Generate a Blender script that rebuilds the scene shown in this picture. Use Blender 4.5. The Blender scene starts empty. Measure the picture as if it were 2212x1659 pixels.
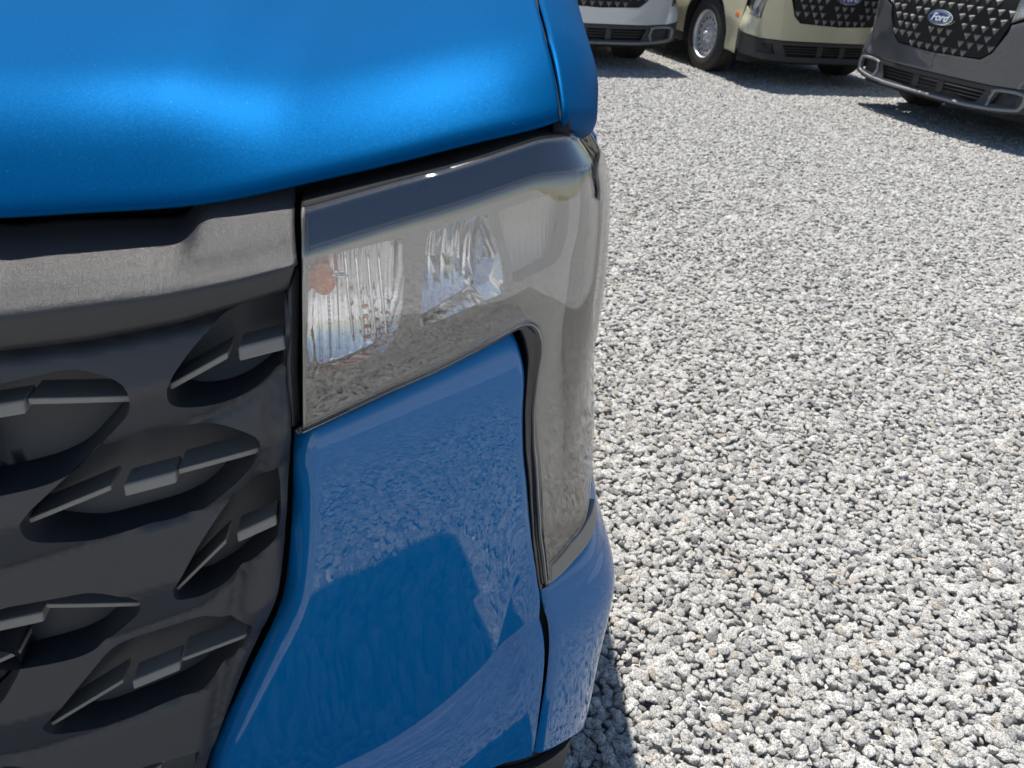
import bpy, bmesh, math, random
import numpy as np
from mathutils import Vector, Matrix
from mathutils.geometry import delaunay_2d_cdt

random.seed(7)
rng = np.random.default_rng(11)
scene = bpy.context.scene
COL = scene.collection

# ------------------------------------------------------------------ camera
CAM_POS = np.array((.68, -.537, 1.26))
YAW, PITCH, ROLL, FPX = 8.0, 30.2, -5.0, 1730.0
PW, PH = 2212.0, 1659.0


def cam_axes():
    y, p, r = np.radians([YAW, PITCH, ROLL])
    f = np.array([np.sin(y)*np.cos(p), np.cos(y)*np.cos(p), -np.sin(p)])
    r0 = np.array([np.cos(y), -np.sin(y), 0])
    u0 = np.cross(r0, f)
    R = np.cos(r)*r0 - np.sin(r)*u0
    return R, np.cross(R, f), f


AX_R, AX_U, AX_F = cam_axes()
cam_data = bpy.data.cameras.new('camera')
cam = bpy.data.objects.new('camera', cam_data)
COL.objects.link(cam)
cam.matrix_world = Matrix([[AX_R[i], AX_U[i], -AX_F[i], CAM_POS[i]] for i in range(3)] + [[0, 0, 0, 1]])
cam_data.sensor_width = 36.0
cam_data.lens = 36.0*FPX/PW
cam_data.clip_start = .02
cam_data.clip_end = 2000
cam_data.dof.use_dof = True
cam_data.dof.focus_distance = .98
cam_data.dof.aperture_fstop = 13.0
scene.camera = cam

# ------------------------------------------------------------------ sky, sun, exposure
SUN_SHADOW = Vector((.16, -.33, -1.0)).normalized()      # the way the light travels
elev = math.asin(-SUN_SHADOW.z)
azim = math.atan2(-SUN_SHADOW.x, -SUN_SHADOW.y)          # compass angle of the sun from +y towards +x
world = bpy.data.worlds.new('World')
scene.world = world
world.use_nodes = True
wn = world.node_tree.nodes
wn.clear()
w_out = wn.new('ShaderNodeOutputWorld')
w_bg = wn.new('ShaderNodeBackground')
w_sky = wn.new('ShaderNodeTexSky')
w_sky.sky_type = 'NISHITA'
w_sky.sun_disc = False
w_sky.sun_elevation = elev
w_sky.sun_rotation = azim
w_sky.air_density = 1.0
w_sky.dust_density = .25
w_sky.ozone_density = 1.0
w_bg.inputs['Strength'].default_value = .070
world.node_tree.links.new(w_sky.outputs[0], w_bg.inputs[0])
world.node_tree.links.new(w_bg.outputs[0], w_out.inputs[0])
sun_data = bpy.data.lights.new('sun', 'SUN')
sun_data.energy = 4.0
sun_data.angle = math.radians(.55)
sun_data.color = (1.0, .955, .88)
sun = bpy.data.objects.new('sun', sun_data)
COL.objects.link(sun)
sun.rotation_euler = SUN_SHADOW.to_track_quat('-Z', 'Y').to_euler()
sun.location = (-3, 6, 12)
scene.view_settings.view_transform = 'Standard'
scene.view_settings.look = 'None'
scene.view_settings.gamma = 1
scene.view_settings.exposure = .82
scene.view_settings.use_curve_mapping = False
scene.cycles.max_bounces = 10
scene.cycles.transparent_max_bounces = 16


# ------------------------------------------------------------------ materials
def mat(name):
    m = bpy.data.materials.new(name)
    m.use_nodes = True
    nt = m.node_tree
    b = nt.nodes['Principled BSDF']
    return m, nt, b


def setp(b, **kw):
    for k, v in kw.items():
        k = k.replace('_', ' ')
        b.inputs[k].default_value = v if not (isinstance(v, tuple) and len(v) == 3) else (*v, 1)


def bump(nt, b, scale, strength, dist, kind='noise', detail=3):
    tc = nt.nodes.new('ShaderNodeTexCoord')
    n = nt.nodes.new('ShaderNodeTexNoise' if kind == 'noise' else 'ShaderNodeTexVoronoi')
    n.inputs['Scale'].default_value = scale
    if kind == 'noise':
        n.inputs['Detail'].default_value = detail
    bp = nt.nodes.new('ShaderNodeBump')
    bp.inputs['Strength'].default_value = strength
    bp.inputs['Distance'].default_value = dist
    nt.links.new(tc.outputs['Object'], n.inputs['Vector'])
    nt.links.new(n.outputs[0], bp.inputs['Height'])
    nt.links.new(bp.outputs[0], b.inputs['Normal'])
    return n, bp


def ramp(nt, src, stops):
    r = nt.nodes.new('ShaderNodeValToRGB')
    el = r.color_ramp.elements
    while len(el) > 1:
        el.remove(el[-1])
    el[0].position, el[0].color = stops[0][0], (*stops[0][1], 1)
    for p, c in stops[1:]:
        e = el.new(p)
        e.color = (*c, 1)
    if src is not None:
        nt.links.new(src, r.inputs[0])
    return r


def paint(name, col, metallic=.7, rough=.33, flake=.25, coat=1.0):
    m, nt, b = mat(name)
    setp(b, Base_Color=col, Metallic=metallic, Roughness=rough, Coat_Weight=coat, Coat_Roughness=.012, Coat_IOR=1.55, Specular_IOR_Level=.0)
    tc = nt.nodes.new('ShaderNodeTexCoord')
    v = nt.nodes.new('ShaderNodeTexVoronoi')
    v.inputs['Scale'].default_value = 900
    nt.links.new(tc.outputs['Object'], v.inputs['Vector'])
    sub = nt.nodes.new('ShaderNodeVectorMath'); sub.operation = 'SUBTRACT'
    sub.inputs[1].default_value = (.5, .5, .5)
    nt.links.new(v.outputs['Color'], sub.inputs[0])
    sc = nt.nodes.new('ShaderNodeVectorMath'); sc.operation = 'SCALE'
    sc.inputs['Scale'].default_value = flake
    nt.links.new(sub.outputs[0], sc.inputs[0])
    g = nt.nodes.new('ShaderNodeNewGeometry')
    ad = nt.nodes.new('ShaderNodeVectorMath'); ad.operation = 'ADD'
    nt.links.new(g.outputs['Normal'], ad.inputs[0]); nt.links.new(sc.outputs[0], ad.inputs[1])
    no = nt.nodes.new('ShaderNodeVectorMath'); no.operation = 'NORMALIZE'
    nt.links.new(ad.outputs[0], no.inputs[0])
    nt.links.new(no.outputs[0], b.inputs['Normal'])
    # dust and fine specks on the clear coat
    n = nt.nodes.new('ShaderNodeTexNoise'); n.inputs['Scale'].default_value = 9; n.inputs['Detail'].default_value = 5
    nt.links.new(tc.outputs['Object'], n.inputs['Vector'])
    n2 = nt.nodes.new('ShaderNodeTexNoise'); n2.inputs['Scale'].default_value = 650; n2.inputs['Detail'].default_value = 1
    nt.links.new(tc.outputs['Object'], n2.inputs['Vector'])
    r2 = ramp(nt, n2.outputs[0], [(.74, (0, 0, 0)), (.82, (.4, .4, .4))])
    mx = nt.nodes.new('ShaderNodeMath'); mx.operation = 'MULTIPLY'
    nt.links.new(r2.outputs[0], mx.inputs[0]); nt.links.new(n.outputs[0], mx.inputs[1])
    mc = nt.nodes.new('ShaderNodeMix'); mc.data_type = 'RGBA'
    mc.inputs['A'].default_value = (*col, 1)
    mc.inputs['B'].default_value = (*[c*.6+.25 for c in col], 1)
    nt.links.new(mx.outputs[0], mc.inputs['Factor'])
    nt.links.new(mc.outputs['Result'], b.inputs['Base Color'])
    return m


M = {}
M['blue'] = paint('blue_metallic_paint', (.0004, .122, .345), .15, .45, .04)  # colour brightened to lift the shaded bumper
M['sun_dimmed'] = paint('sun_dimmed_blue_metallic_paint', (.0003, .062, .185), .36, .50, .05, .0)  # same blue paint, darkened and uncoated to offset sunlight on hood and fender
M['tan'] = paint('tan_paint', (.52, .49, .34), .05, .4, .0)
M['grey'] = paint('grey_metallic_paint', (.12, .125, .135), .5, .34, .1)
M['silver'] = paint('silver_paint', (.55, .58, .61), .3, .35, .05)

m, nt, b = mat('grained_black_plastic'); M['bar'] = m
setp(b, Base_Color=(.03, .03, .032), Roughness=.30)
bump(nt, b, 2600, .6, .0006, detail=1)
m, nt, b = mat('matt_black_plastic'); M['lattice'] = m
setp(b, Base_Color=(.030, .033, .041), Roughness=.42)
bump(nt, b, 1500, .25, .0006, detail=2)
m, nt, b = mat('bracket_plastic'); M['bracket'] = m
setp(b, Base_Color=(.21, .20, .185), Roughness=.5)
bump(nt, b, 260, .3, .001)
m, nt, b = mat('cladding_plastic'); M['clad'] = m
setp(b, Base_Color=(.035, .034, .032), Roughness=.55)
bump(nt, b, 1100, .3, .0008)
m, nt, b = mat('black_void'); M['void'] = m
setp(b, Base_Color=(.006, .006, .007), Roughness=.8)
m, nt, b = mat('lamp_housing'); M['housing'] = m
setp(b, Base_Color=(.17, .165, .152), Roughness=.5)
bump(nt, b, 700, .3, .0008)
m, nt, b = mat('glossy_black_trim'); M['gloss'] = m
setp(b, Base_Color=(.012, .013, .018), Roughness=.12, Coat_Weight=.6)
m, nt, b = mat('chrome'); M['chrome'] = m
setp(b, Base_Color=(.85, .86, .88), Metallic=1.0, Roughness=.10)
m, nt, b = mat('satin_silver'); M['satin'] = m
setp(b, Base_Color=(.24, .245, .25), Metallic=.6, Roughness=.42)
m, nt, b = mat('grey_optic'); M['optic'] = m
setp(b, Base_Color=(.30, .295, .28), Metallic=.6, Roughness=.35)
m, nt, b = mat('clear_rim_plastic'); M['rimplastic'] = m
setp(b, Base_Color=(.30, .29, .28), Roughness=.15, Coat_Weight=1.0)
m, nt, b = mat('steel_wheel_silver'); M['rim'] = m
setp(b, Base_Color=(.62, .63, .65), Metallic=.35, Roughness=.4)
m, nt, b = mat('amber_plastic'); M['amber'] = m
setp(b, Base_Color=(.75, .17, .02), Roughness=.25, Coat_Weight=.5)
m, nt, b = mat('tyre_rubber'); M['tyre'] = m
n, bp = bump(nt, b, 60, .35, .002)
setp(b, Roughness=.8)
r = ramp(nt, n.outputs[0], [(.3, (.02, .02, .021)), (.7, (.045, .042, .038))])
nt.links.new(r.outputs[0], b.inputs['Base Color'])
m, nt, b = mat('emblem_blue'); M['emblem'] = m
setp(b, Base_Color=(.004, .025, .16), Roughness=.15, Coat_Weight=1.0)
m, nt, b = mat('emblem_white'); M['white'] = m
setp(b, Base_Color=(.82, .83, .85), Roughness=.3)
m, nt, b = mat('dark_window_glass'); M['window'] = m
setp(b, Base_Color=(.01, .012, .014), Roughness=.03, Coat_Weight=1.0)
m, nt, b = mat('bulb_glass'); M['bulb'] = m
setp(b, Base_Color=(.8, .75, .62), Roughness=.08, Coat_Weight=1.0)


def thin_glass(name, tint, ior):
    m = bpy.data.materials.new(name); m.use_nodes = True
    nt = m.node_tree; nt.nodes.clear()
    o = nt.nodes.new('ShaderNodeOutputMaterial'); mx = nt.nodes.new('ShaderNodeMixShader')
    t = nt.nodes.new('ShaderNodeBsdfTransparent'); g = nt.nodes.new('ShaderNodeBsdfGlossy')
    f = nt.nodes.new('ShaderNodeFresnel')
    # a thin pane: the same reflectance from either face
    ge = nt.nodes.new('ShaderNodeNewGeometry'); im = nt.nodes.new('ShaderNodeMix')
    im.inputs['A'].default_value = ior; im.inputs['B'].default_value = 1/ior
    nt.links.new(ge.outputs['Backfacing'], im.inputs['Factor']); nt.links.new(im.outputs['Result'], f.inputs['IOR'])
    g.inputs['Roughness'].default_value = .008
    t.inputs['Color'].default_value = (*tint, 1)
    nt.links.new(f.outputs[0], mx.inputs[0]); nt.links.new(t.outputs[0], mx.inputs[1])
    nt.links.new(g.outputs[0], mx.inputs[2]); nt.links.new(mx.outputs[0], o.inputs[0])
    return m


M['lens'] = thin_glass('clear_lamp_lens', (.95, .95, .95), 2.12)


def stone_material(name):
    m, nt, b = mat(name)
    tc = nt.nodes.new('ShaderNodeTexCoord')
    oi = nt.nodes.new('ShaderNodeObjectInfo')
    off = nt.nodes.new('ShaderNodeVectorMath'); off.operation = 'ADD'
    sc = nt.nodes.new('ShaderNodeVectorMath'); sc.operation = 'SCALE'
    sc.inputs[0].default_value = (31, 17, 53)
    nt.links.new(oi.outputs['Random'], sc.inputs['Scale'])
    nt.links.new(tc.outputs['Object'], off.inputs[0]); nt.links.new(sc.outputs[0], off.inputs[1])
    tone = ramp(nt, oi.outputs['Random'], [(0, (.32, .315, .305)), (.15, (.52, .51, .49)), (.45, (.66, .645, .61)), (.8, (.76, .745, .71)),
                                           (.93, (.80, .785, .75)), (.955, (.62, .55, .46)), (.975, (.55, .49, .42)), (1, (.82, .80, .78))])
    sp = nt.nodes.new('ShaderNodeTexNoise'); sp.inputs['Scale'].default_value = 3.6; sp.inputs['Detail'].default_value = 6; sp.inputs['Roughness'].default_value = .72
    nt.links.new(off.outputs[0], sp.inputs['Vector'])
    spr = ramp(nt, sp.outputs[0], [(.41, (.13, .13, .135)), (.475, (.46, .46, .46)), (.525, (1, 1, 1))])
    mul = nt.nodes.new('ShaderNodeMix'); mul.data_type = 'RGBA'; mul.blend_type = 'MULTIPLY'
    mul.inputs['Factor'].default_value = .8
    nt.links.new(tone.outputs[0], mul.inputs['A']); nt.links.new(spr.outputs[0], mul.inputs['B'])
    nt.links.new(mul.outputs['Result'], b.inputs['Base Color'])
    setp(b, Roughness=.75)
    bp = nt.nodes.new('ShaderNodeBump'); bp.inputs['Strength'].default_value = .5; bp.inputs['Distance'].default_value = .25
    nt.links.new(sp.outputs[0], bp.inputs['Height']); nt.links.new(bp.outputs[0], b.inputs['Normal'])
    return m


M['stone'] = stone_material('granite_gravel')
# far gravel: the same stones too small to pick apart, as colour and relief on the ground sheet
m, nt, b = mat('gravel_ground'); M['ground'] = m
tc = nt.nodes.new('ShaderNodeTexCoord')
v = nt.nodes.new('ShaderNodeTexVoronoi'); v.inputs['Scale'].default_value = 48
nt.links.new(tc.outputs['Object'], v.inputs['Vector'])
sep = nt.nodes.new('ShaderNodeSeparateColor'); nt.links.new(v.outputs['Color'], sep.inputs[0])
tone = ramp(nt, sep.outputs[0], [(0, (.22, .22, .22)), (.3, (.42, .41, .40)), (.7, (.60, .59, .57)), (1, (.74, .72, .69))])
nt.links.new(tone.outputs[0], b.inputs['Base Color'])
setp(b, Roughness=.85)
bp = nt.nodes.new('ShaderNodeBump'); bp.inputs['Strength'].default_value = 1; bp.inputs['Distance'].default_value = .012; bp.invert = True
nt.links.new(v.outputs['Distance'], bp.inputs['Height']); nt.links.new(bp.outputs[0], b.inputs['Normal'])


# ------------------------------------------------------------------ mesh helpers
def add_obj(name, verts, faces, material, parent=None, smooth=True, solid=0, bevel=0, segs=3, loc=None):
    me = bpy.data.meshes.new(name)
    me.from_pydata([tuple(map(float, v)) for v in verts], [], [tuple(int(i) for i in f) for f in faces])
    me.materials.append(material)
    if smooth:
        me.polygons.foreach_set('use_smooth', [True]*len(me.polygons))
    me.update()
    o = bpy.data.objects.new(name, me)
    COL.objects.link(o)
    if parent is not None:
        o.parent = parent
    if loc is not None:
        o.location = loc
    if solid:
        s = o.modifiers.new('thickness', 'SOLIDIFY'); s.thickness = abs(solid); s.offset = -1 if solid > 0 else 1
    if bevel:
        bv = o.modifiers.new('edge', 'BEVEL'); bv.width = bevel; bv.segments = segs; bv.limit_method = 'ANGLE'
        bv.angle_limit = math.radians(40)
    return o


def empty(name, loc=(0, 0, 0), rz=0, parent=None):
    o = bpy.data.objects.new(name, None)
    o.empty_display_size = .2
    COL.objects.link(o)
    o.location = loc; o.rotation_euler = (0, 0, rz)
    if parent is not None:
        o.parent = parent
    return o


def tag(o, label, cat, group=None):
    o['label'] = label; o['category'] = cat
    if group:
        o['group'] = group


def grid_faces(m, n, flip=False):
    f = []
    for i in range(m-1):
        for j in range(n-1):
            q = (i*n+j, i*n+j+1, (i+1)*n+j+1, (i+1)*n+j)
            f.append(q[::-1] if flip else q)
    return f


def resample(P, n, smooth=False):
    P = np.asarray(P, float)
    if smooth:
        P = spline(P, 600)
    t = np.r_[0, np.cumsum(np.linalg.norm(np.diff(P, axis=0), axis=1))]
    q = np.linspace(0, t[-1], n)
    return np.stack([np.interp(q, t, P[:, k]) for k in range(P.shape[1])], -1)


def keyed(P, keys, n):
    """points P with their own parameter values, sampled at n even parameters along a smooth curve"""
    P = np.asarray(P, float)
    q = np.linspace(0, 1, n)
    return np.stack([np.interp(q, keys, P[:, k]) for k in range(P.shape[1])], -1)


def soften(A, k):
    """moving average along a curve, ends kept"""
    out = A.copy(); n = len(A)
    for i in range(n):
        w = min(k, i, n-1-i)
        out[i] = A[i-w:i+w+1].mean(0)
    return out


def spline(P, n=3000):
    P = np.asarray(P, float)
    t = np.r_[0, np.cumsum(np.linalg.norm(np.diff(P, axis=0), axis=1))]
    N = len(P); A = np.zeros((N, N)); A[0, 0] = A[-1, -1] = 1; h = np.diff(t)
    rhs = np.zeros((N, P.shape[1]))
    for i in range(1, N-1):
        A[i, i-1] = h[i-1]; A[i, i] = 2*(h[i-1]+h[i]); A[i, i+1] = h[i]
        rhs[i] = 6*((P[i+1]-P[i])/h[i]-(P[i]-P[i-1])/h[i-1])
    Mm = np.linalg.solve(A, rhs); q = np.linspace(0, t[-1], n)
    i = np.clip(np.searchsorted(t, q)-1, 0, N-2)
    a = (t[i+1]-q)[:, None]; b = (q-t[i])[:, None]; hh = h[i][:, None]
    return (Mm[i]*a**3+Mm[i+1]*b**3)/(6*hh)+(P[i]/hh-Mm[i]*hh/6)*a+(P[i+1]/hh-Mm[i+1]*hh/6)*b


def inside(poly, pts):
    x, y = pts[:, 0], pts[:, 1]; c = np.zeros(len(pts), bool); n = len(poly)
    for i in range(n):
        x1, y1 = poly[i]; x2, y2 = poly[(i+1) % n]
        if y1 == y2:
            continue
        k = ((y1 > y) != (y2 > y)) & (x < (x2-x1)*(y-y1)/(y2-y1)+x1)
        c ^= k
    return c


def edge_dist(poly, pts):
    d = np.full(len(pts), 9.)
    n = len(poly)
    for i in range(n):
        a = poly[i]; b = poly[(i+1) % n]; ab = b-a; L = (ab**2).sum()+1e-12
        t = np.clip(((pts-a)@ab)/L, 0, 1)
        d = np.minimum(d, np.linalg.norm(pts-a-t[:, None]*ab, axis=1))
    return d


def fill(outer, holes=(), step=.008):
    """triangulate a 2-D region with holes, interior points on a staggered grid"""
    outer = np.asarray(outer, float); holes = [np.asarray(h, float) for h in holes]
    lo, hi = outer.min(0), outer.max(0)
    gx, gy = np.meshgrid(np.arange(lo[0], hi[0], step), np.arange(lo[1], hi[1], step*.87))
    gx[1::2] += step/2
    g = np.stack([gx.ravel(), gy.ravel()], -1)
    k = inside(outer, g)
    g = g[k]
    for h in holes:
        g = g[~inside(h, g)]
    for p in [outer]+holes:
        g = g[edge_dist(p, g) > step*.45]
    V, Ed = [], []
    for p in [outer]+holes:
        b0 = len(V); n = len(p); V += [tuple(q) for q in p]
        Ed += [(b0+i, b0+(i+1) % n) for i in range(n)]
    V += [tuple(q) for q in g]
    r = delaunay_2d_cdt([Vector(q) for q in V], Ed, [], 0, 1e-7)
    vv = np.array([tuple(q) for q in r[0]]); ff = np.array([f for f in r[2] if len(f) == 3])
    cen = vv[ff].mean(1)
    k = inside(outer, cen)
    for h in holes:
        k &= ~inside(h, cen)
    return vv, ff[k]


# ------------------------------------------------------------------ the truck's front skin
# plan outline of the nose (x across, y towards the rear), and how far it leans in or out with height
PLAN = np.array([(-.1, -.0015), (0, -.002), (.13, 0), (.304, .005), (.478, .0235), (.591, .0405), (.6955, .0600), (.7825, .0815),
                 (.832, .105), (.863, .148), (.882, .202), (.896, .270), (.904, .36), (.914, .52), (.925, .74), (.932, 1.1), (.932, 1.6), (.932, 3.0), (.922, 5.0)])
DP = spline(PLAN, 9000)
SP = np.r_[0, np.cumsum(np.linalg.norm(np.diff(DP, axis=0), axis=1))]
SP -= np.interp(0, DP[:, 0], SP)
TP = np.gradient(DP, SP, axis=0); TP /= np.linalg.norm(TP, axis=1)[:, None]
ZT = np.linspace(0, 1.4, 1400)


def lean(zk, ek, z0):
    e = np.interp(ZT, zk, ek)
    e = np.convolve(np.pad(e, 20, mode='edge'), np.ones(41)/41, mode='valid')
    B = -np.cumsum(np.tan(np.radians(e)))*(ZT[1]-ZT[0])
    return B-np.interp(z0, ZT, B)


B_FRONT = lean([.2, .40, .48, .56, .62, .69, .74, .81, .88, .975, 1.08, 1.3], [-2, 0, -3, -6, -7, -8, -8.5, -7, -3, 4, 9, 12], .975)
B_SIDE = spline(np.array([(.1, -.02), (.2, -.014), (.30, -.006), (.40, -.003), (.50, .007), (.60, .0135), (.66, .009), (.713, .0045), (.783, -.0035), (.86, -.0125),
                          (.93, -.0125), (1.0, -.0155), (1.044, -.0225), (1.08, -.036), (1.3, -.12)]), 600)


_cs = spline(np.array([(-.1, .29), (.3, .30), (.5, .315), (.669, .365), (.794, .465), (.865, .545), (.95, .60), (1.3, .62)]), 800)


def CREASE(s):
    return np.interp(s, _cs[:, 0], _cs[:, 1])


def crease(s):
    return CREASE(s)


def skin(s, z, off=0.0):
    s = np.asarray(s, float); z = np.asarray(z, float)
    sa = np.abs(s)
    X = np.interp(sa, SP, DP[:, 0]); Y = np.interp(sa, SP, DP[:, 1])
    tx = np.interp(sa, SP, TP[:, 0]); ty = np.interp(sa, SP, TP[:, 1])
    w0 = np.interp(z, [.68, .90], [.81, .76])
    w = np.clip((sa-w0)/(.955-w0), 0, 1); w = w*w*(3-2*w)
    b = (1-w)*np.interp(z, ZT, B_FRONT)+w*np.interp(z, B_SIDE[:, 0], B_SIDE[:, 1])+off
    q = np.clip(crease(sa)-z, 0, None)
    b = b+.05*(1-np.exp(-q/.10))*(1-.40*np.clip((sa-.75)/.18, 0, 1))*(1-np.clip((sa-.98)/.25, 0, 1))
    g = np.clip((.70-z)/.18, 0, 1)
    b = b+.030*np.exp(-((sa-.955)/.09)**2)*g*g*(3-2*g)
    # the panel beside the lamp leans under more the nearer it comes to the corner
    t = np.interp(sa, [.0, .58, .82, .97], [0, 0, .04, 0])
    b = b+t*np.clip(z-.82, -.22, .12)
    # deep parts are set straight back into the body, not along the skin's normal
    deep = np.minimum(off+.018, 0)
    b = b-deep
    a = np.radians(np.interp(sa, [0, .55, 1.1], [0, 0, 42]))
    return np.stack([np.sign(s+1e-9)*(X+ty*b+deep*np.sin(a)), Y-tx*b-deep*np.cos(a), z+0*s], -1)


def project(P):
    d = np.asarray(P, float)-CAM_POS
    z = d@AX_F
    return np.stack([PW/2+FPX*(d@AX_R)/z, PH/2-FPX*(d@AX_U)/z], -1)


GS, GZ = np.meshgrid(np.linspace(.2, 1.0, 220), np.linspace(.2, 1.2, 240))
_cache = {}


def at(u, v, off=0.0):
    """the spot (s, z) on the skin that the photograph shows at (u, v)"""
    if off not in _cache:
        _cache[off] = project(skin(GS, GZ, off))
    g = _cache[off]
    d = (g[..., 0]-u)**2+(g[..., 1]-v)**2
    k = np.unravel_index(d.argmin(), d.shape)
    s0, z0, ws, wz = GS[k], GZ[k], .006, .006
    for _ in range(9):
        a, c = np.meshgrid(np.linspace(s0-ws, s0+ws, 9), np.linspace(z0-wz, z0+wz, 9))
        p = project(skin(a, c, off)); d = (p[..., 0]-u)**2+(p[..., 1]-v)**2
        k = np.unravel_index(d.argmin(), d.shape); s0, z0 = a[k], c[k]; ws *= .4; wz *= .4
    return (float(s0), float(z0))


def ats(*pts, off=0.0):
    return np.array([at(u, v, off) for u, v in pts])


def coons(top, bottom, left, right):
    """(s,z) grid between four border curves; rows run top to bottom"""
    n, m = len(top), len(left)
    a = np.linspace(0, 1, n)[None, :, None]; b = np.linspace(0, 1, m)[:, None, None]
    L = left[:, None, :]; R = right[:, None, :]; Tt = top[None]; Bb = bottom[None]
    return ((1-a)*L+a*R)+((1-b)*Tt+b*Bb)-((1-a)*(1-b)*top[0]+a*(1-b)*top[-1]+(1-a)*b*bottom[0]+a*b*bottom[-1])


MIRROR = []          # parts that stand on both sides of the truck


def part(name, verts, faces, material, parent, mirror=True, **kw):
    o = add_obj(name, verts, faces, material, parent, **kw)
    if mirror:
        MIRROR.append(o)
    return o


# ------------------------------------------------------------------ ground
R_G = 400
ground = add_obj('gravel_ground', [(-R_G, -R_G, -.014), (R_G, -R_G, -.014), (R_G, R_G, -.014), (-R_G, R_G, -.014)], [(0, 1, 2, 3)], M['ground'])
ground['kind'] = 'structure'

# ------------------------------------------------------------------ the blue truck
truck = empty('pickup_truck')
tag(truck, 'bright blue metallic pickup truck filling the left half, its headlight seen close up', 'pickup truck', 'pickup trucks on the gravel lot')

# hood ------------------------------------------------------------
HB = [(0, 470, -.04), (195, 458, -.04), (391, 446, -.04), (508, 429, -.037), (702, 386, -.03), (793, 366, -.026), (1037, 305, -.02), (1208, 259, -.018)]
hood_edge = np.array([(*at(u, v, o), o) for u, v, o in HB])
hood_edge = np.vstack([[(0, hood_edge[0, 1]-.004, -.04), (.2, hood_edge[0, 1]-.002, -.04)], hood_edge])
hood_edge = soften(resample(hood_edge, 160, True), 4)
ds = np.r_[np.linspace(0, .012, 6), np.linspace(.017, .12, 26), np.linspace(.13, .3, 14), np.linspace(.33, 1.32, 26)]
S_HE = hood_edge[-1, 0]


def hood_columns():
    V = []
    fine = np.linspace(0, 1.32, 2000)
    E3 = skin(hood_edge[:, 0], hood_edge[:, 1], hood_edge[:, 2])
    for s, e in zip(hood_edge[:, 0], E3):
        c = np.clip((.60-s)/.12, 0, 1); c = c*c*(3-2*c)          # 1 on the raised middle
        nose = .055+.018*c; ang = 36+9*c
        phi = np.interp(fine, [0, .006, .014, nose-.025, nose+.075, nose+.25, .8, 1.32], [78, 62, ang+4, ang, 14, 10, 6, 2.5])
        zc = np.r_[0, np.cumsum(np.sin(np.radians(phi[:-1])))*(fine[1]-fine[0])]
        yc = np.r_[0, np.cumsum(np.cos(np.radians(phi[:-1])))*(fine[1]-fine[0])]
        col = []
        for d in ds:
            y = np.interp(d, fine, yc); zz = np.interp(d, fine, zc)
            out = np.interp(y, [0, .08, .18, .5, 1.3], [0, -.006, -.004, .02, .06])*(s/S_HE)
            col.append((e[0]+out, e[1]+y, e[2]+zz))
        V.append(col)
    return np.array(V).transpose(1, 0, 2)


HG = hood_columns()
HG[:, :, 2] -= .16*np.clip(HG[:, :, 0]-.50, 0, None)**2*np.interp(ds, [0, .05, .3, 1.3], [0, .1, 1, 1])[:, None]
for _ in range(6):                                               # ease the flank between the middle and the sides
    HG[8:, 1:-1, 2] = .25*HG[8:, :-2, 2]+.5*HG[8:, 1:-1, 2]+.25*HG[8:, 2:, 2]
lip = []
for r_, (dy, dz) in enumerate([(.016, -.001), (.006, -.0025), (.0012, -.001)]):
    row = HG[0].copy(); row[:, 1] += dy; row[:, 2] += dz; lip.append(row)
HG2 = np.concatenate([np.array(lip), HG])
HG_full = np.concatenate([(HG2*np.array([-1, 1, 1]))[:, :0:-1], HG2], axis=1)
part('hood', HG_full.reshape(-1, 3), grid_faces(HG_full.shape[0], HG_full.shape[1]), M['sun_dimmed'], truck, mirror=False, solid=.004)

# front fender crown ----------------------------------------------
hood_side = HG[:, -1]                       # the shut line
fr = []
ys = hood_side[:, 1]
for k, p in enumerate(hood_side):
    y = p[1]
    s_side = np.interp(y+.10*np.exp(-(y-ys[0])/.25), DP[SP > .3, 1], SP[SP > .3])
    zs = np.interp(y, [.16, .3, .6, 1.4], [1.104, 1.092, 1.052, 1.03])
    q = skin(s_side, zs)
    a = p+np.array([.0038, 0, -.0010])
    t = np.linspace(0, 1, 22)[:, None]
    ctrl = np.array([q[0]+.004, .5*(a[1]+q[1]), a[2]-.012])
    fr.append((1-t)**2*a+2*t*(1-t)*ctrl+t*t*q)
FR = np.array(fr)
# the front end of the fender turns down behind the lamp
fe = []
for (dy, dn) in [(.07, .035), (.012, .014), (.003, .006), (0, .0015)]:
    row = FR[0].copy(); row[:, 1] += dy; row[:, 2] -= dn; fe.append(row)
FR2 = np.concatenate([np.array(fe), FR])
part('fender_crown', FR2.reshape(-1, 3), grid_faces(FR2.shape[0], FR2.shape[1]), M['sun_dimmed'], truck, solid=.003)
part('shut_line_seal', np.concatenate([hood_side+np.array([-.004, .004, -.012]), hood_side+np.array([.010, .004, -.014])]),
     grid_faces(2, len(hood_side)), M['void'], truck, solid=.004)

# headlight -------------------------------------------------------
lens_out = np.vstack([ats((650, 450), (838, 397), (985, 358), (1131, 309), (1200, 286), (1250, 268), off=-.0135),
                      [(.985, 1.098), (1.04, 1.086), (1.075, 1.045), (1.075, .96), (1.055, .88), (1.035, .80), (1.02, .735), (1.0, .69), (.965, .655)],
                      ats((1273, 1167), (1238, 1214), (1189, 1264))])
lens_in_px = [(655, 939), (765, 887), (867, 839), (936, 809), (1033, 760), (1107, 716), (1136, 703), (1158, 706), (1171, 730), (1172, 757),
              (1161, 812), (1153, 882), (1156, 960), (1166, 1078), (1180, 1195), (1187, 1263)]
lens_in = ats(*lens_in_px)
NL = 150
o_keys = [0, .16, .28, .385, .425, .455, .50, .53, .56, .60, .65, .70, .75, .79, .83, .89, .94, 1]
i_keys = [0, .12, .23, .305, .40, .475, .505, .53, .555, .58, .63, .69, .76, .86, .95, 1]
LO = soften(keyed(lens_out, o_keys, NL), 3); LI = soften(keyed(lens_in, i_keys, NL), 2)
rr = np.linspace(0, 1, 34)


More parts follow.
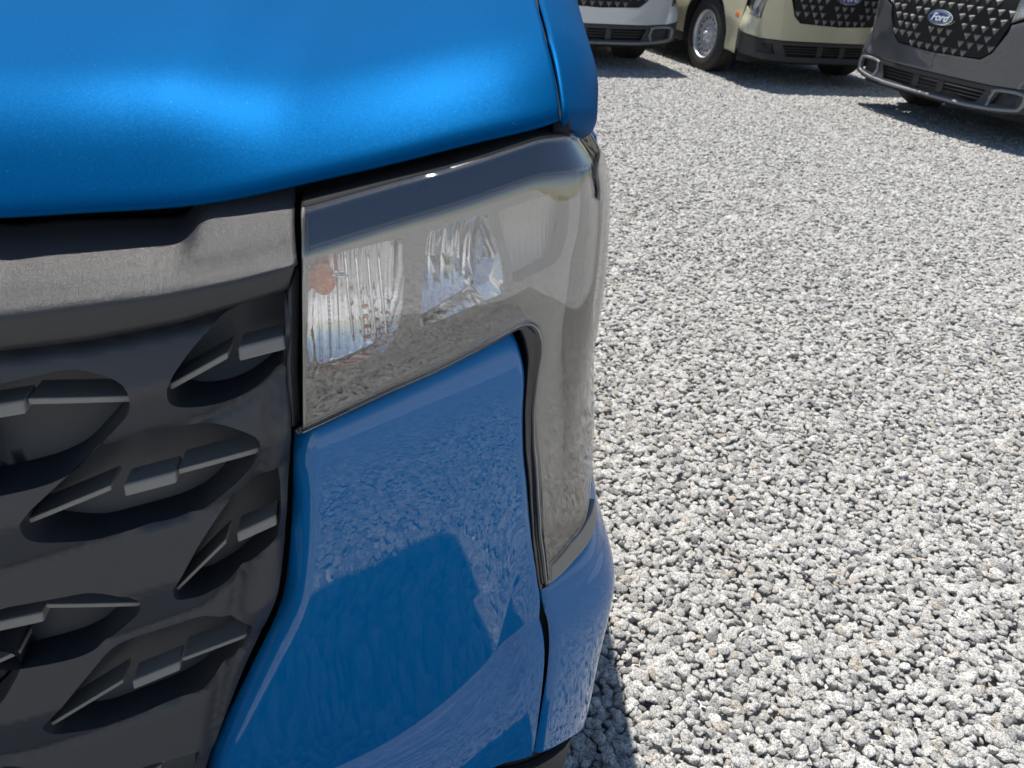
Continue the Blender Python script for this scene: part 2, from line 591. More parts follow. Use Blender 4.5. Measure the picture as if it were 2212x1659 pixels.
def ribbon(A, B, rows, off):
    """skin patch between curves A and B; off(r) is the distance out from the skin across it"""
    g = (1-rows)[:, None, None]*A[None]+rows[:, None, None]*B[None]
    o = np.array([off(r) for r in rows])[:, None]*np.ones(len(A))[None]
    return skin(g[..., 0], g[..., 1], o)


def lens_off(r):
    return -.0135*np.clip((r-.84)/.16, 0, None)**1.05-.004*np.clip((.03-r)/.03, 0, 1)**2


headlight = empty('headlight', parent=truck)
LG = ribbon(LI, LO, rr, lens_off)
part('lens', LG.reshape(-1, 3), grid_faces(len(rr), NL), M['lens'], headlight, solid=.0025)
# rear shell of the lamp
HS = ribbon(LI, LO, np.linspace(-.012, .99, 20), lambda r: -.075)
part('rear_shell', HS.reshape(-1, 3), grid_faces(20, NL), M['housing'], headlight, solid=.003)


def border_wall(A, name, d0, d1, material):
    a = skin(A[:, 0], A[:, 1], d0); b_ = skin(A[:, 0], A[:, 1], d1)
    part(name, np.concatenate([a, b_]), grid_faces(2, len(A)), material, headlight, solid=.002)


end_l = np.linspace(LI[0], LO[0], 12)
border_wall(np.vstack([LI[::-1], end_l[1:]]), 'rim_wall', -.0035, -.08, M['housing'])
border_wall(LO, 'rim_wall', -.016, -.08, M['void'])

# inner bezel with the two lamp pockets cut in it
BZ = -.040
pocket1 = ats((668, 575), (684, 550), (770, 530), (866, 508), (870, 600), (866, 660), (853, 729), (835, 758), (812, 775), (735, 803), (676, 815), (664, 740), off=BZ)
pocket2 = ats((921, 497), (985, 474), (1046, 456), (1064, 510), (1078, 565), (1084, 626), (1000, 665), (904, 708), (908, 640), (914, 565), off=BZ)


def close(P, n):
    P = np.vstack([P, P[:1]])
    return resample(P, n+1)[:-1]


p1 = close(pocket1, 70); p2 = close(pocket2, 60)
p3 = close(ats((1070, 452), (1120, 434), (1180, 414), (1222, 420), (1218, 500), (1200, 556), (1106, 606), (1096, 560), off=BZ), 60)
bez_out = np.vstack([LI[2:-2], (.06*LI+.94*LO)[::-1][2:-2]])
bo = np.vstack([resample(LI*.985+LO*.015, 90), resample((.07*LI+.93*LO)[::-1], 90)])
vv, ff = fill(bo, [p1, p2, p3], .008)
# gentle relief: stepped fields separated by a slanting ridge
def bez_relief(P):
    d = (P[:, 1]-.93)-.25*(P[:, 0]-.66)
    return .006*np.clip(d/.02, -1, 1)
part('bezel', skin(vv[:, 0], vv[:, 1], BZ+bez_relief(vv)), ff, M['housing'], headlight)


def pocket(name, poly, depth, material, pitch):
    c = poly.mean(0); n = len(poly); V, F = [], []
    for k, (dep, ins) in enumerate([(0, 0), (.10, .012), (.55, .05), (1, .09)]):
        q = poly+(c-poly)*ins
        V += list(skin(q[:, 0], q[:, 1], BZ-depth*dep+bez_relief(q)*(1-dep)))
    for i in range(3):
        for j in range(n):
            F.append((i*n+j, i*n+(j+1) % n, (i+1)*n+(j+1) % n, (i+1)*n+j))
    q = poly+(c-poly)*.088
    bv, bf = fill(q, [], .0022)
    z0, z1 = q[:, 1].min(), q[:, 1].max()
    t = (bv[:, 1]-z0)/(z1-z0)
    o = BZ-depth*(1-.55*(2*t-1)**2)-.0016*np.abs(np.cos(bv[:, 0]*math.pi/pitch))      # curved bowl of upright flutes
    b0 = len(V)
    V += list(skin(bv[:, 0], bv[:, 1], o)); F += [tuple(f+b0) for f in bf]
    part(name, V, F, material, headlight)


pocket('reflector', p1, .028, M['chrome'], .0085)
pocket('reflector', p2, .030, M['chrome'], .012)


def blob(name, centre, rx, ry, rz, material, parent, seg=14, ring=9):
    V, F = [], []
    for i in range(ring+1):
        th = math.pi*i/ring
        for j in range(seg):
            a = 2*math.pi*j/seg
            V.append((centre[0]+rx*math.sin(th)*math.cos(a), centre[1]+ry*math.sin(th)*math.sin(a), centre[2]+rz*math.cos(th)))
    for i in range(ring):
        for j in range(seg):
            F.append((i*seg+j, i*seg+(j+1) % seg, (i+1)*seg+(j+1) % seg, (i+1)*seg+j))
    return part(name, V, F, material, parent)


blob('amber_bulb', skin(*at(697, 620, BZ), BZ-.016), .011, .010, .014, M['amber'], headlight)
blob('bulb', skin(*at(735, 603, BZ), BZ-.010), .008, .006, .003, M['chrome'], headlight)
blob('bulb', skin(*at(985, 590, BZ), BZ-.022), .006, .012, .006, M['bulb'], headlight)
pocket('side_optic', p3, .012, M['optic'], .006)
# facet plates of the low beam reflector
for (a, b_, c, d) in [((918, 562), (928, 560), (938, 645), (922, 640)), ((934, 560), (946, 558), (968, 640), (952, 645)),
                      ((962, 556), (976, 555), (990, 636), (976, 640)), ((992, 566), (1000, 564), (1008, 632), (1000, 636)),
                      ((1020, 566), (1028, 600), (1028, 640), (1016, 610)), ((1040, 566), (1076, 565), (1082, 622), (1040, 640))]:
    q = ats(a, b_, c, d, off=BZ)
    o = np.array([BZ-.012, BZ-.009, BZ-.020, BZ-.022])
    part('reflector_facet', skin(q[:, 0], q[:, 1], o), [(0, 1, 2, 3)], M['chrome'], headlight, smooth=False, solid=.0015)
# amber-tipped optic cells and the ribs of the turn signal
cells = []
for i, u in enumerate((790, 812, 833)):
    for j in range(4):
        v = 672+j*22+i*7
        if v < 765-(i-1)*6:
            cells.append((u+j*1.5, v))
for u, v in cells:
    c = at(u, v, BZ)
    blob('optic_cell', skin(*c, BZ-.010), .0035, .003, .0018, M['amber'], headlight, 8, 5)
for u in (748, 772, 798, 822):
    q = resample(ats((u-6, 545), (u+2, 640), (u+14, 745), off=BZ), 10)
    A = q+np.array([-.0006, 0]); B_ = q+np.array([.0006, 0])
    G = np.concatenate([skin(A[:, 0], A[:, 1], BZ-.008), skin(B_[:, 0], B_[:, 1], BZ-.006)])
    part('reflector_rib', G, grid_faces(2, 10), M['chrome'], headlight, solid=.002)
# opaque dark band behind the chamfer along the top of the lens
mk_ = ribbon(LI[2:112], LO[2:112], np.linspace(.835, .985, 8), lambda r: lens_off(r)-.006)
part('upper_mask', mk_.reshape(-1, 3), grid_faces(8, 110), M['gloss'], headlight, solid=.002)
# moulded rim of the lens along its inner edge
def tube(name, A, off, rad, material, parent):
    c = skin(A[:, 0], A[:, 1], off); tgt = np.gradient(c, axis=0); tgt /= np.linalg.norm(tgt, axis=1)[:, None]
    up = np.cross(tgt, np.array([.45, -.85, .1])); up /= np.linalg.norm(up, axis=1)[:, None]; sd = np.cross(tgt, up)
    V = np.concatenate([c+rad*(math.cos(a)*up+math.sin(a)*sd) for a in np.linspace(0, 2*math.pi, 9)[:-1]])
    n = len(c); F = [(k*n+i, k*n+i+1, ((k+1) % 8)*n+i+1, ((k+1) % 8)*n+i) for k in range(8) for i in range(n-1)]
    return part(name, V, F, material, parent)


tube('lens_rim', LI*.997+LO*.003, -.0030, .0009, M['rimplastic'], headlight)
# grained foot of the lamp and the gloss trim along its inner edge
foot_a = ats((1189, 1258), (1238, 1210), (1275, 1160), (1287, 1108)); foot_b = ats((1189, 1222), (1232, 1172), (1268, 1122), (1282, 1076))
G = np.stack([(1-t)*resample(foot_a, 30)+t*resample(foot_b, 30) for t in np.linspace(0, 1, 5)])
part('lamp_foot', skin(G[..., 0], G[..., 1], .0015).reshape(-1, 3), grid_faces(5, 30), M['bracket'], headlight, solid=.006, bevel=.001)
trim_px = [(640, 952), (760, 899), (862, 850), (931, 820), (1030, 769), (1100, 731), (1124, 722), (1134, 733), (1141, 762), (1144, 790),
           (1142, 812), (1136, 900), (1138, 990), (1149, 1110), (1164, 1215), (1176, 1285)]
TI = soften(keyed(ats(*trim_px), i_keys, NL), 2)
rows = np.linspace(0, 1, 9)
prof_t = np.interp(rows, [0, .12, .3, .5, .62, .75, .9, 1], [-.016, -.008, -.006, -.007, -.003, -.0015, -.004, -.009])
g = (1-rows)[:, None, None]*TI[None]+rows[:, None, None]*(.985*LI+.015*LO)[None]
part('edge_trim', skin(g[..., 0], g[..., 1], prof_t[:, None]*np.ones(NL)[None]).reshape(-1, 3), grid_faces(9, NL), M['gloss'], headlight, solid=.004)

# bumper ----------------------------------------------------------
def roll(d, wide=.06):
    """extra set-back near a panel's rolled upper edge, d metres from it"""
    f = np.linspace(0, wide, 200)
    e = np.tan(np.radians(np.interp(f/wide, [0, .1, .33, 1], [45, 24, 13, 0])))
    I = np.r_[0, np.cumsum(e[:-1])*(f[1]-f[0])]
    return -(I[-1]-np.interp(d, f, I))


def panel(name, top, bottom, left, right, parent, material, top_roll=.06, left_roll=0, left_depth=.02, right_roll=.006, thick=.012, crease_row=True):
    G = coons(top, bottom, left, right)
    P = skin(G[..., 0], G[..., 1])
    d = np.zeros(G.shape[:2]); d[1:] = np.cumsum(np.linalg.norm(np.diff(P, axis=0), axis=2), axis=0)
    e = np.zeros(G.shape[:2]); e[:, 1:] = np.cumsum(np.linalg.norm(np.diff(P, axis=1), axis=2), axis=1)
    er = e[:, -1:]-e
    off = roll(d, top_roll) if top_roll else np.zeros(G.shape[:2])
    if left_roll:
        off = off-left_depth*np.clip(1-e/left_roll, 0, 1)**2
    if right_roll:
        off = off-.005*np.clip(1-er/right_roll, 0, 1)**2
    V = skin(G[..., 0], G[..., 1], off)
    return part(name, V.reshape(-1, 3), grid_faces(*G.shape[:2], flip=True), material, parent, solid=thick, bevel=.0012)


NB, MB = 110, 110
b_top = soften(resample(ats((632, 963), (765, 905), (867, 856), (1004, 787), (1090, 743), (1119, 731)), NB, False), 3)
b_left = np.vstack([ats((632, 963), (633, 1080), (627, 1208), (614, 1311), (596, 1367), (564, 1429), (520, 1516), (456, 1644))])
b_left = np.vstack([b_left, [b_left[-1]+(-.014, -.05), (b_left[-1, 0]-.02, .272)]])
b_right = np.vstack([ats((1119, 731), (1135, 770), (1139, 812), (1133, 900), (1135, 990), (1147, 1110), (1163, 1215), (1175, 1292), (1183, 1380), (1185, 1413), (1178, 1490)),
                     [at(1157, 1629)]])
b_left = soften(resample(b_left, MB, False), 5); b_right = soften(resample(b_right, MB, False), 3)
b_bot = resample(np.array([b_left[-1], b_right[-1]]), NB)
b_bot[0] = b_left[-1]; b_bot[-1] = b_right[-1]; b_top[0] = b_left[0]; b_top[-1] = b_right[0]
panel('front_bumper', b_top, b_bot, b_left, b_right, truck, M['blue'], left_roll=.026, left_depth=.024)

c_left = np.vstack([ats((1184, 1285), (1190, 1330), (1196, 1408), (1190, 1465), (1161, 1629))])
c_top = np.vstack([ats((1184, 1285), (1215, 1258), (1245, 1226), (1278, 1178)), [(.95, .632), (1.0, .668), (1.03, .705)]])
c_bot = np.vstack([c_left[-1:], [(.91, c_left[-1, 1]-.006), (.967, .255), (1.05, .27)]])
c_right = np.array([(1.03, .705), (1.04, .55), (1.05, .27)])
c_left = soften(resample(c_left, 70), 3); c_right = resample(c_right, 70); c_top = soften(resample(c_top, 60), 3); c_bot = soften(resample(c_bot, 60), 3)
c_bot[0] = c_left[-1]
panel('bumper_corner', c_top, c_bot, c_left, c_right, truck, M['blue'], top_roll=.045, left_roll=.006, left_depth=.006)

# centre beam of the bumper under the grille
beam = np.array([(.0, .272), (.434, .272), (.436, .293), (0, .293)])
vv, ff = fill(np.vstack([resample(beam[[0, 1]], 30)[:-1], resample(beam[[1, 2]], 6)[:-1], resample(beam[[2, 3]], 30)[:-1], resample(beam[[3, 0]], 6)[:-1]]), [], .012)
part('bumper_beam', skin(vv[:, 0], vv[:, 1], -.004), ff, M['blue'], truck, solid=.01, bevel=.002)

# lower cladding ---------------------------------------------------
def clad_patch(name, poly, off, material, parent, holes=(), step=.02, solid=.012, bevel=.003, dens=.02, mirror=True):
    P = np.asarray(poly, float); out = []
    for i in range(len(P)):
        a, c = P[i], P[(i+1) % len(P)]
        n = max(1, int(np.linalg.norm(c-a)/dens))
        out += [a+(c-a)*k/n for k in range(n)]
    H = []
    for h in holes:
        h = np.asarray(h, float); hh = []
        for i in range(len(h)):
            a, c = h[i], h[(i+1) % len(h)]; n = max(1, int(np.linalg.norm(c-a)/dens))
            hh += [a+(c-a)*k/n for k in range(n)]
        H.append(hh)
    vv, ff = fill(out, H, step)
    return part(name, skin(vv[:, 0], vv[:, 1], off), ff, material, parent, mirror=mirror, solid=solid, bevel=bevel)


clad_patch('lower_cladding', [(0, .165), (.80, .165), (.96, .185), (1.06, .22), (1.06, .262), (.967, .247), (.90, .26), (.86, .264), (0, .264)], -.012, M['clad'], truck)


# grille ----------------------------------------------------------
grille = empty('grille', parent=truck)
L0 = np.vstack([[(0, .944), (.2, .948)], ats((0, 769), (195, 745), (391, 706), (547, 659), (625, 629))])
right_px = [(627, 640), (629, 730), (622, 830), (632, 945), (626, 1010), (620, 1120), (612, 1230), (600, 1300), (575, 1375), (540, 1440), (500, 1530), (452, 1644)]
G_R = ats(*right_px)
lat_out = np.vstack([resample(L0, 70)[:-1]+(0, .003), soften(resample(G_R, 60), 2), [at(436, 1690)], resample(np.array([(at(425, 1715)[0], .300), (0, .300), (0, .944)]), 90)[:-1]])
CELL = {
    'A': [(361, 838), (371, 812), (410, 762), (469, 700), (500, 684), (613, 643), (620, 680), (622, 740), (613, 806), (562, 846), (515, 871), (469, 884), (420, 889), (372, 884), (361, 866)],
    'C': [(45, 1128), (60, 1105), (199, 988), (225, 975), (449, 925), (500, 930), (553, 942), (562, 950), (564, 978), (557, 1002), (500, 1062), (435, 1119), (385, 1140), (331, 1154), (199, 1183), (130, 1184), (64, 1178), (47, 1158)],
    'D': [(374, 1272), (384, 1255), (430, 1180), (484, 1108), (510, 1085), (600, 1024), (606, 1060), (608, 1113), (599, 1184), (560, 1222), (497, 1268), (435, 1297), (380, 1305), (374, 1292)],
    'F': [(92, 1570), (232, 1418), (260, 1402), (447, 1340), (500, 1340), (540, 1346), (549, 1364), (541, 1397), (500, 1450), (439, 1504), (400, 1527), (352, 1545), (207, 1591), (105, 1599), (93, 1588)],
}
cells = {k: soften(close(ats(*v), 72), 1) for k, v in CELL.items()}
cC = cells['C']; cF = cells['F']


def shift(P, ds_, dz_):
    return P+np.array([ds_, dz_])


tipB = at(284, 862); tipE = at(305, 1306); tipC = at(564, 964)
PER = at(361, 852)[0]-tipB[0]+(cC[:, 0].max()-cC[:, 0].min())
holes = [cells['A'], cC, cells['D'], cF]
bB = shift(cC, tipB[0]-tipC[0], tipB[1]-tipC[1]+.004); bE = shift(cC, tipE[0]-tipC[0], tipE[1]-tipC[1]+.003)
holes += [bB, bE, shift(cC, -PER, -.012), shift(cF, -PER, -.012)]
holes += [shift(bB, -PER, -.006), shift(bE, -PER, -.008)]
cG = at(330, 1640)
row5 = shift(cC, cG[0]-cC[:, 0].mean()+.01, cG[1]-cC[:, 1].max()+.008)
holes += [row5, shift(row5, -PER, -.006)]
lim = np.array([(.006, .30), (.006, .95), (1, .95), (1, .30)])
okh = []
for h in holes:
    if h[:, 0].max() < .03:
        continue
    h = h.copy(); h[:, 0] = np.maximum(h[:, 0], .008); h[:, 1] = np.maximum(h[:, 1], .315)
    gr = G_R[np.argsort(G_R[:, 1])]
    h[:, 0] = np.minimum(h[:, 0], np.interp(h[:, 1], gr[:, 1], gr[:, 0])-.004-.012*(h[:, 1] < .62))
    keep = [0]
    for i in range(1, len(h)):
        if np.linalg.norm(h[i]-h[keep[-1]]) > 5e-4:
            keep.append(i)
    h = h[keep]
    if h[:, 1].max()-h[:, 1].min() > .02:
        okh.append(h)
holes = okh
# the seams between the rows of openings
SEAMS = [ats((0, 1011), (234, 980), (449, 917), (625, 815)), ats((0, 1253), (199, 1191), (455, 1117), (563, 1059), (620, 1022)),
         ats((0, 1467), (248, 1398), (439, 1330), (598, 1188)), ats((60, 1645), (207, 1600), (439, 1512), (545, 1396))]
SEAMS = [np.vstack([[(0, q[0, 1]-.02)], [(.2, q[0, 1]-.012)], q]) for q in SEAMS]
SEAMS = [L0]+SEAMS+[np.array([(0, .310), (.6, .310)])]


def lattice_off(P):
    s, z = P[:, 0], P[:, 1]
    zs = np.array([np.interp(s, q[:, 0], q[:, 1]) for q in SEAMS])
    out = np.zeros(len(s))
    for k in range(len(SEAMS)-1):
        hi, lo = zs[k], zs[k+1]
        t = (hi-z)/np.maximum(hi-lo, .02)
        m_ = (t >= 0) & (t <= 1)
        ridge = np.interp(t, [0, .015, .04, .5, .515, .53, .96, .985, 1], [-.007, -.003, 0, .015, .0115, .0135, .0, -.003, -.007])
        out = np.where(m_, ridge, out)
    # the rim of the panel falls away into the gap
    e = edge_dist(G_R, P) if len(P) else 0
    top = np.interp(s, L0[:, 0], L0[:, 1])-z
    return out-.012*np.clip(1-e/.018, 0, 1)**2-.014*np.clip(1-top/.008, 0, 1)


vv, ff = fill(lat_out, holes, .0055)
V = list(skin(vv[:, 0], vv[:, 1], -.010+lattice_off(vv)))
F = [tuple(f) for f in ff]
for h in holes:                              # throat of each opening
    c = h.mean(0); n = len(h); b0 = len(V)
    o0 = -.010+lattice_off(h)
    for dep, k in [(0, 0), (-.0022, .004), (-.012, .018), (-.03, .03), (-.05, .04)]:
        q = h+(c-h)*k
        V += list(skin(q[:, 0], q[:, 1], o0+dep))
    for i in range(4):
        for j in range(n):
            F.append((b0+i*n+j, b0+i*n+(j+1) % n, b0+(i+1)*n+(j+1) % n, b0+(i+1)*n+j))
for h in holes:                              # scooped back of each opening
    c = h.mean(0); q = h+(c-h)*.04
    bv, bf = fill(q, [], .012); b0 = len(V)
    z0, z1 = q[:, 1].min(), q[:, 1].max(); t = (bv[:, 1]-z0)/(z1-z0)
    V += list(skin(bv[:, 0], bv[:, 1], -.058-.012*np.sin(t*math.pi)+.014*(1-t))); F += [tuple(f+b0) for f in bf]
part('lattice', V, F, M['lattice'], grille)


def fin(name, a, c, h, front, depth, material, bevel=.0012, n=8, tilt=0.0):
    a, c = np.array(a), np.array(c)
    rows = []
    for t in np.linspace(0, 1, n):
        q = a+(c-a)*t
        for (dz, o) in [(-h/2, front-depth), (-h/2, front), (h/2, front-tilt), (h/2, front-depth)]:
            rows.append(skin(q[0], q[1]+dz, o))
    F = []
    for i in range(n-1):
        for j in range(4):
            F.append((i*4+j, i*4+(j+1) % 4, (i+1)*4+(j+1) % 4, (i+1)*4+j))
    F += [(3, 2, 1, 0), tuple((n-1)*4+j for j in range(4))]
    return part(name, rows, F, material, grille, smooth=False, bevel=bevel, segs=2)


FO = -.014
def fins_px(fa, fb, ba, bb, fc=None, fd=None):
    fin('grille_fin', at(*fa, FO), at(*fb, FO), .0058, FO, .03, M['bracket'])
    fin('fin_block', at(*ba, -.008), at(*bb, -.008), .0115, -.008, .028, M['bracket'], .002, tilt=.003)
    if fc is not None:
        fin('grille_fin', at(*fc, FO), at(*fd, FO), .0058, FO, .03, M['bracket'])


fins_px((358, 842), (492, 768), (515, 768), (617, 742))
fins_px((44, 1134), (240, 1054), (267, 1064), (380, 1034), (385, 1020), (564, 972))
fins_px((374, 1282), (488, 1170), (512, 1165), (598, 1126))
fins_px((92, 1577), (266, 1472), (286, 1484), (388, 1442), (394, 1426), (548, 1368))
fins_px((286, 862), (60, 868), (52, 882), (-60, 900))
fins_px((306, 1306), (100, 1310), (92, 1336), (-40, 1364))
def fins_sz(P):
    l, r_ = P[P[:, 0].argmin()], P[P[:, 0].argmax()]
    w = r_-l
    if w[0] < .08:
        return
    fin('grille_fin', l, l+.38*w, .0058, FO, .03, M['bracket']); fin('fin_block', l+.43*w+(0, -.006), l+.65*w+(0, -.006), .0115, -.008, .028, M['bracket'], .002, tilt=.003)
    fin('grille_fin', l+.66*w, r_, .0058, FO, .03, M['bracket'])
for h in holes[6:]:
    fins_sz(h)
# dark shroud behind the openings and behind every gap of the nose
ss, zz = np.meshgrid(np.linspace(0, 1.02, 90), np.linspace(.19, 1.045, 60))
part('air_shroud', skin(ss, zz, -.10).reshape(-1, 3), grid_faces(60, 90, flip=True), M['void'], grille, solid=.004)
ss, zz = np.meshgrid(np.linspace(.78, 1.03, 40), np.linspace(.24, .64, 30))
part('gap_backing', skin(ss, zz, -.03).reshape(-1, 3), grid_faces(30, 40, flip=True), M['void'], truck, solid=.003)

# top bar of the grille --------------------------------------------
bar_bot = np.vstack([[(0, .946), (.2, .950)], ats((0, 765), (195, 741), (391, 702), (547, 655), (618, 631))])
bar_mid = np.vstack([[(0, .993), (.2, .996)], ats((0, 668), (195, 643), (352, 622), (508, 590), (640, 556))])
bar_bot = resample(bar_bot, 120); bar_mid = resample(bar_mid, 120)
BR = []
step_s = at(395, 515)[0]
for k in range(120):
    (s0, z0), (s1, z1) = bar_bot[k], bar_mid[k]
    c = 1/(1+math.exp((s1-step_s)/.004))              # 1 on the higher middle part of the bar
    sec = [(s0, z0-.002, -.040), (s0, z0-.002, -.010), (s0, z0, -.005), (s0, z0+.004, -.0015)]
    for t in np.linspace(.12, .86, 7):
        sec.append((s0+(s1-s0)*t, z0+(z1-z0)*t, .004*math.sin(t*2.2)))
    sec += [(s1, z1-.003, .0028), (s1, z1, 0.0), (s1, z1+.0025, -.004)]
    top_len = .06; rise = .052-.024*c+min(.010, .10*max(0.0, step_s-s1))*c
    for t in np.linspace(.1, 1, 12):
        sec.append((s1, z1+.003+rise*t**.9, -.004-top_len*t))
    BR.append([skin(*q) for q in sec])
BR = np.array(BR).transpose(1, 0, 2)
part('grille_bar', BR.reshape(-1, 3), grid_faces(BR.shape[0], BR.shape[1]), M['bar'], truck, solid=.003)
# end cap between the bar and the lamp
ec = np.array([at(621, 632), at(650, 597), at(646, 545), at(632, 470)])
for (a, b2, o1, o2, nm) in [(ats((628, 640), (630, 735), (626, 800), (634, 940)), ats((648, 600), (647, 738), (644, 820), (650, 938)), -.012, -.022, 'grille_end_strip')]:
    A = resample(a, 30); B_ = resample(b2, 30)
    G = np.stack([(1-t)*A+t*B_ for t in np.linspace(0, 1, 5)])
    of = np.interp(np.linspace(0, 1, 5), [0, .5, 1], [o1, o1-.003, o2])[:, None]*np.ones(30)[None]
    part(nm, skin(G[..., 0], G[..., 1], of).reshape(-1, 3), grid_faces(5, 30), M['lattice'], truck, solid=.004, bevel=.001)

# emblem on the grille ----------------------------------------------
def ellipse(rx, rz, n=40):
    return [(rx*math.cos(2*math.pi*k/n), rz*math.sin(2*math.pi*k/n)) for k in range(n)]


badge = empty('badge', parent=truck, loc=tuple(skin(0.0, .865, .0)))
badge.rotation_euler = (math.radians(-4), 0, 0)


def oval(name, rx, rz, y0, y1, material):
    n = 40; E1 = ellipse(rx, rz, n)
    V = [(x, y0, z) for x, z in E1]+[(x, y1, z) for x, z in E1]
    F = [tuple(range(n)), tuple(range(2*n-1, n-1, -1))]+[(i, (i+1) % n, n+(i+1) % n, n+i) for i in range(n)]
    return add_obj(name, V, F, material, badge, smooth=False, bevel=.0015, segs=2)


oval('oval_rim', .122, .052, -.022, .01, M['chrome'])
oval('oval_face', .113, .0445, -.0255, -.020, M['emblem'])
oval('oval_line', .105, .038, -.0265, -.022, M['white'])
oval('oval_field', .1025, .0358, -.0275, -.022, M['emblem'])
cu = bpy.data.curves.new('script_text', 'FONT')
cu.body = 'Ford'; cu.size = .075; cu.extrude = .001; cu.align_x = 'CENTER'; cu.align_y = 'CENTER'; cu.shear = .35; cu.offset = .0012
tmp = bpy.data.objects.new('script_text', cu); COL.objects.link(tmp)
dg = bpy.context.evaluated_depsgraph_get()
tm = bpy.data.meshes.new_from_object(tmp.evaluated_get(dg))
bpy.data.objects.remove(tmp)
tm.materials.clear(); tm.materials.append(M['white'])
lettering = bpy.data.objects.new('lettering', tm); COL.objects.link(lettering)
lettering.parent = badge; lettering.location = (0, -.0285, -.002); lettering.rotation_euler = (math.radians(90), 0, 0); lettering.scale = (1.12, 1, 1)

# side of the body ----------------------------------------------------
def s_at(y):
    return float(np.interp(y, DP[SP > .6, 1], SP[SP > .6]))


AXLE_F, AXLE_R, WR = .95, 4.02, .362


def arc(y0, z0, r, a0, a1, n):
    return [(s_at(y0+r*math.cos(t)), z0+r*math.sin(t)) for t in np.linspace(a0, a1, n)]


zl = .33
fender_poly = ([(1.10, 1.00), (1.085, .94), (1.065, .87), (1.05, .80), (1.045, .72), (1.055, .55), (1.065, .28)]
               + [(s_at(AXLE_F-.43), .29)] + arc(AXLE_F, .37, .43, math.pi*.95, math.pi*.05, 24) + [(s_at(AXLE_F+.43), zl), (s_at(1.42), zl), (s_at(1.42), 1.02), (s_at(.7), 1.035), (s_at(.45), 1.05), (1.13, 1.052)])
clad_patch('fender_side', fender_poly, 0, M['blue'], truck, step=.03, dens=.03, solid=.006, bevel=.002)
for nm, y0, y1 in [('front_door', 1.426, 2.38), ('rear_door', 2.386, 3.26)]:
    clad_patch(nm, [(s_at(y0), zl), (s_at(y1), zl), (s_at(y1), 1.03), (s_at(y0), 1.02)], 0, M['blue'], truck, step=.06, dens=.06, solid=.006, bevel=.002)
bed = ([(s_at(3.266), zl), (s_at(AXLE_R-.43), zl)] + arc(AXLE_R, .37, .43, math.pi, 0, 22) + [(s_at(AXLE_R+.43), .40), (s_at(4.95), .42), (s_at(4.95), 1.06), (s_at(3.266), 1.06)])
clad_patch('bed_side', bed, 0, M['blue'], truck, step=.06, dens=.05, solid=.02, bevel=.003)
clad_patch('rocker', [(s_at(AXLE_F+.44), .24), (s_at(AXLE_R-.44), .24), (s_at(AXLE_R-.44), .325), (s_at(AXLE_F+.44), .325)], -.01, M['clad'], truck, step=.08, dens=.08, solid=.02)
clad_patch('side_marker', [(1.09, .60), (1.16, .605), (1.165, .64), (1.095, .635)], .004, M['amber'], truck, step=.02, solid=.008, bevel=.002)
for ya in (AXLE_F, AXLE_R):
    n = 20; V, F = [], []
    for k in range(n):
        t = math.pi*1.08-k*math.pi*1.16/(n-1)
        for x in (.60, .905):
            V.append((x, ya+.445*math.cos(t), .37+.445*math.sin(t)))
    F = [(2*k, 2*k+1, 2*k+3, 2*k+2) for k in range(n-1)]
    part('arch_liner', V, F, M['void'], truck, solid=.004)


def box(name, lo, hi, material, parent, mirror=False, bevel=.01):
    (a, b_, c), (d, e, f) = lo, hi
    V = [(a, b_, c), (d, b_, c), (d, e, c), (a, e, c), (a, b_, f), (d, b_, f), (d, e, f), (a, e, f)]
    F = [(3, 2, 1, 0), (4, 5, 6, 7), (0, 1, 5, 4), (1, 2, 6, 5), (2, 3, 7, 6), (3, 0, 4, 7)]
    return part(name, V, F, material, parent, mirror=mirror, smooth=False, bevel=bevel)


box('underbody', (-.58, .30, .27), (.58, 4.75, .60), M['void'], truck)
box('engine_bay', (-.56, .20, .55), (.56, 1.35, 1.02), M['void'], truck)
box('bed_floor', (-.86, 3.27, .62), (.86, 4.9, .66), M['void'], truck)
box('tailgate', (-.85, 4.88, .45), (.85, 4.96, 1.06), M['blue'], truck)
box('bulkhead', (-.84, 3.20, .5), (.84, 3.27, 1.06), M['blue'], truck)
# cab: pillars and roof as one shell, glass set on it
V = []
ring = [(1.20, 1.18, .84), (1.33, 1.03, .90), (3.24, 1.03, .895), (3.24, 1.10, .86)]
cab_sections = [(1.22, .82, 1.16), (1.45, .80, 1.30), (1.78, .72, 1.55), (2.05, .66, 1.685), (2.5, .66, 1.735), (2.95, .655, 1.70), (3.10, .66, 1.60), (3.24, .74, 1.10)]
for y, hw, zt in cab_sections:
    zb_ = 1.02
    for k in np.linspace(-1, 1, 25):
        a = abs(k)
        if a < .55:
            V.append((k/.55*hw*.93, y, zt-.02*(a/.55)**2))
        else:
            t = (a-.55)/.45
            V.append((math.copysign(hw*.93+(.905-hw*.93)*t**1.3*(1 if t > .15 else .9), k), y, zt-.02-(zt-.02-zb_)*t**1.05))
part('cab', V, grid_faces(len(cab_sections), 25), M['blue'], truck, mirror=False, solid=.01)
gl = []
for (i0, i1, nm) in [(1, 3, 'windshield'), (6, 7, 'rear_window')]:
    rows_ = [np.array(V[i*25:(i+1)*25])[5:20] for i in range(i0, i1+1)]
    W_ = np.array(rows_)+np.array([0, -.012 if nm == 'windshield' else .012, .006])
    part(nm, W_.reshape(-1, 3), grid_faces(len(rows_), 15), M['window'], truck, mirror=False, solid=.004)
for (i0, i1) in [(2, 4), (4, 6)]:
    rows_ = [np.array(V[i*25:(i+1)*25])[20:24] for i in range(i0, i1+1)]
    W_ = np.array(rows_)*np.array([1, .985, 1])+np.array([.012, .03, 0])
    part('side_window', W_.reshape(-1, 3), grid_faces(len(rows_), 4), M['window'], truck, solid=.004)
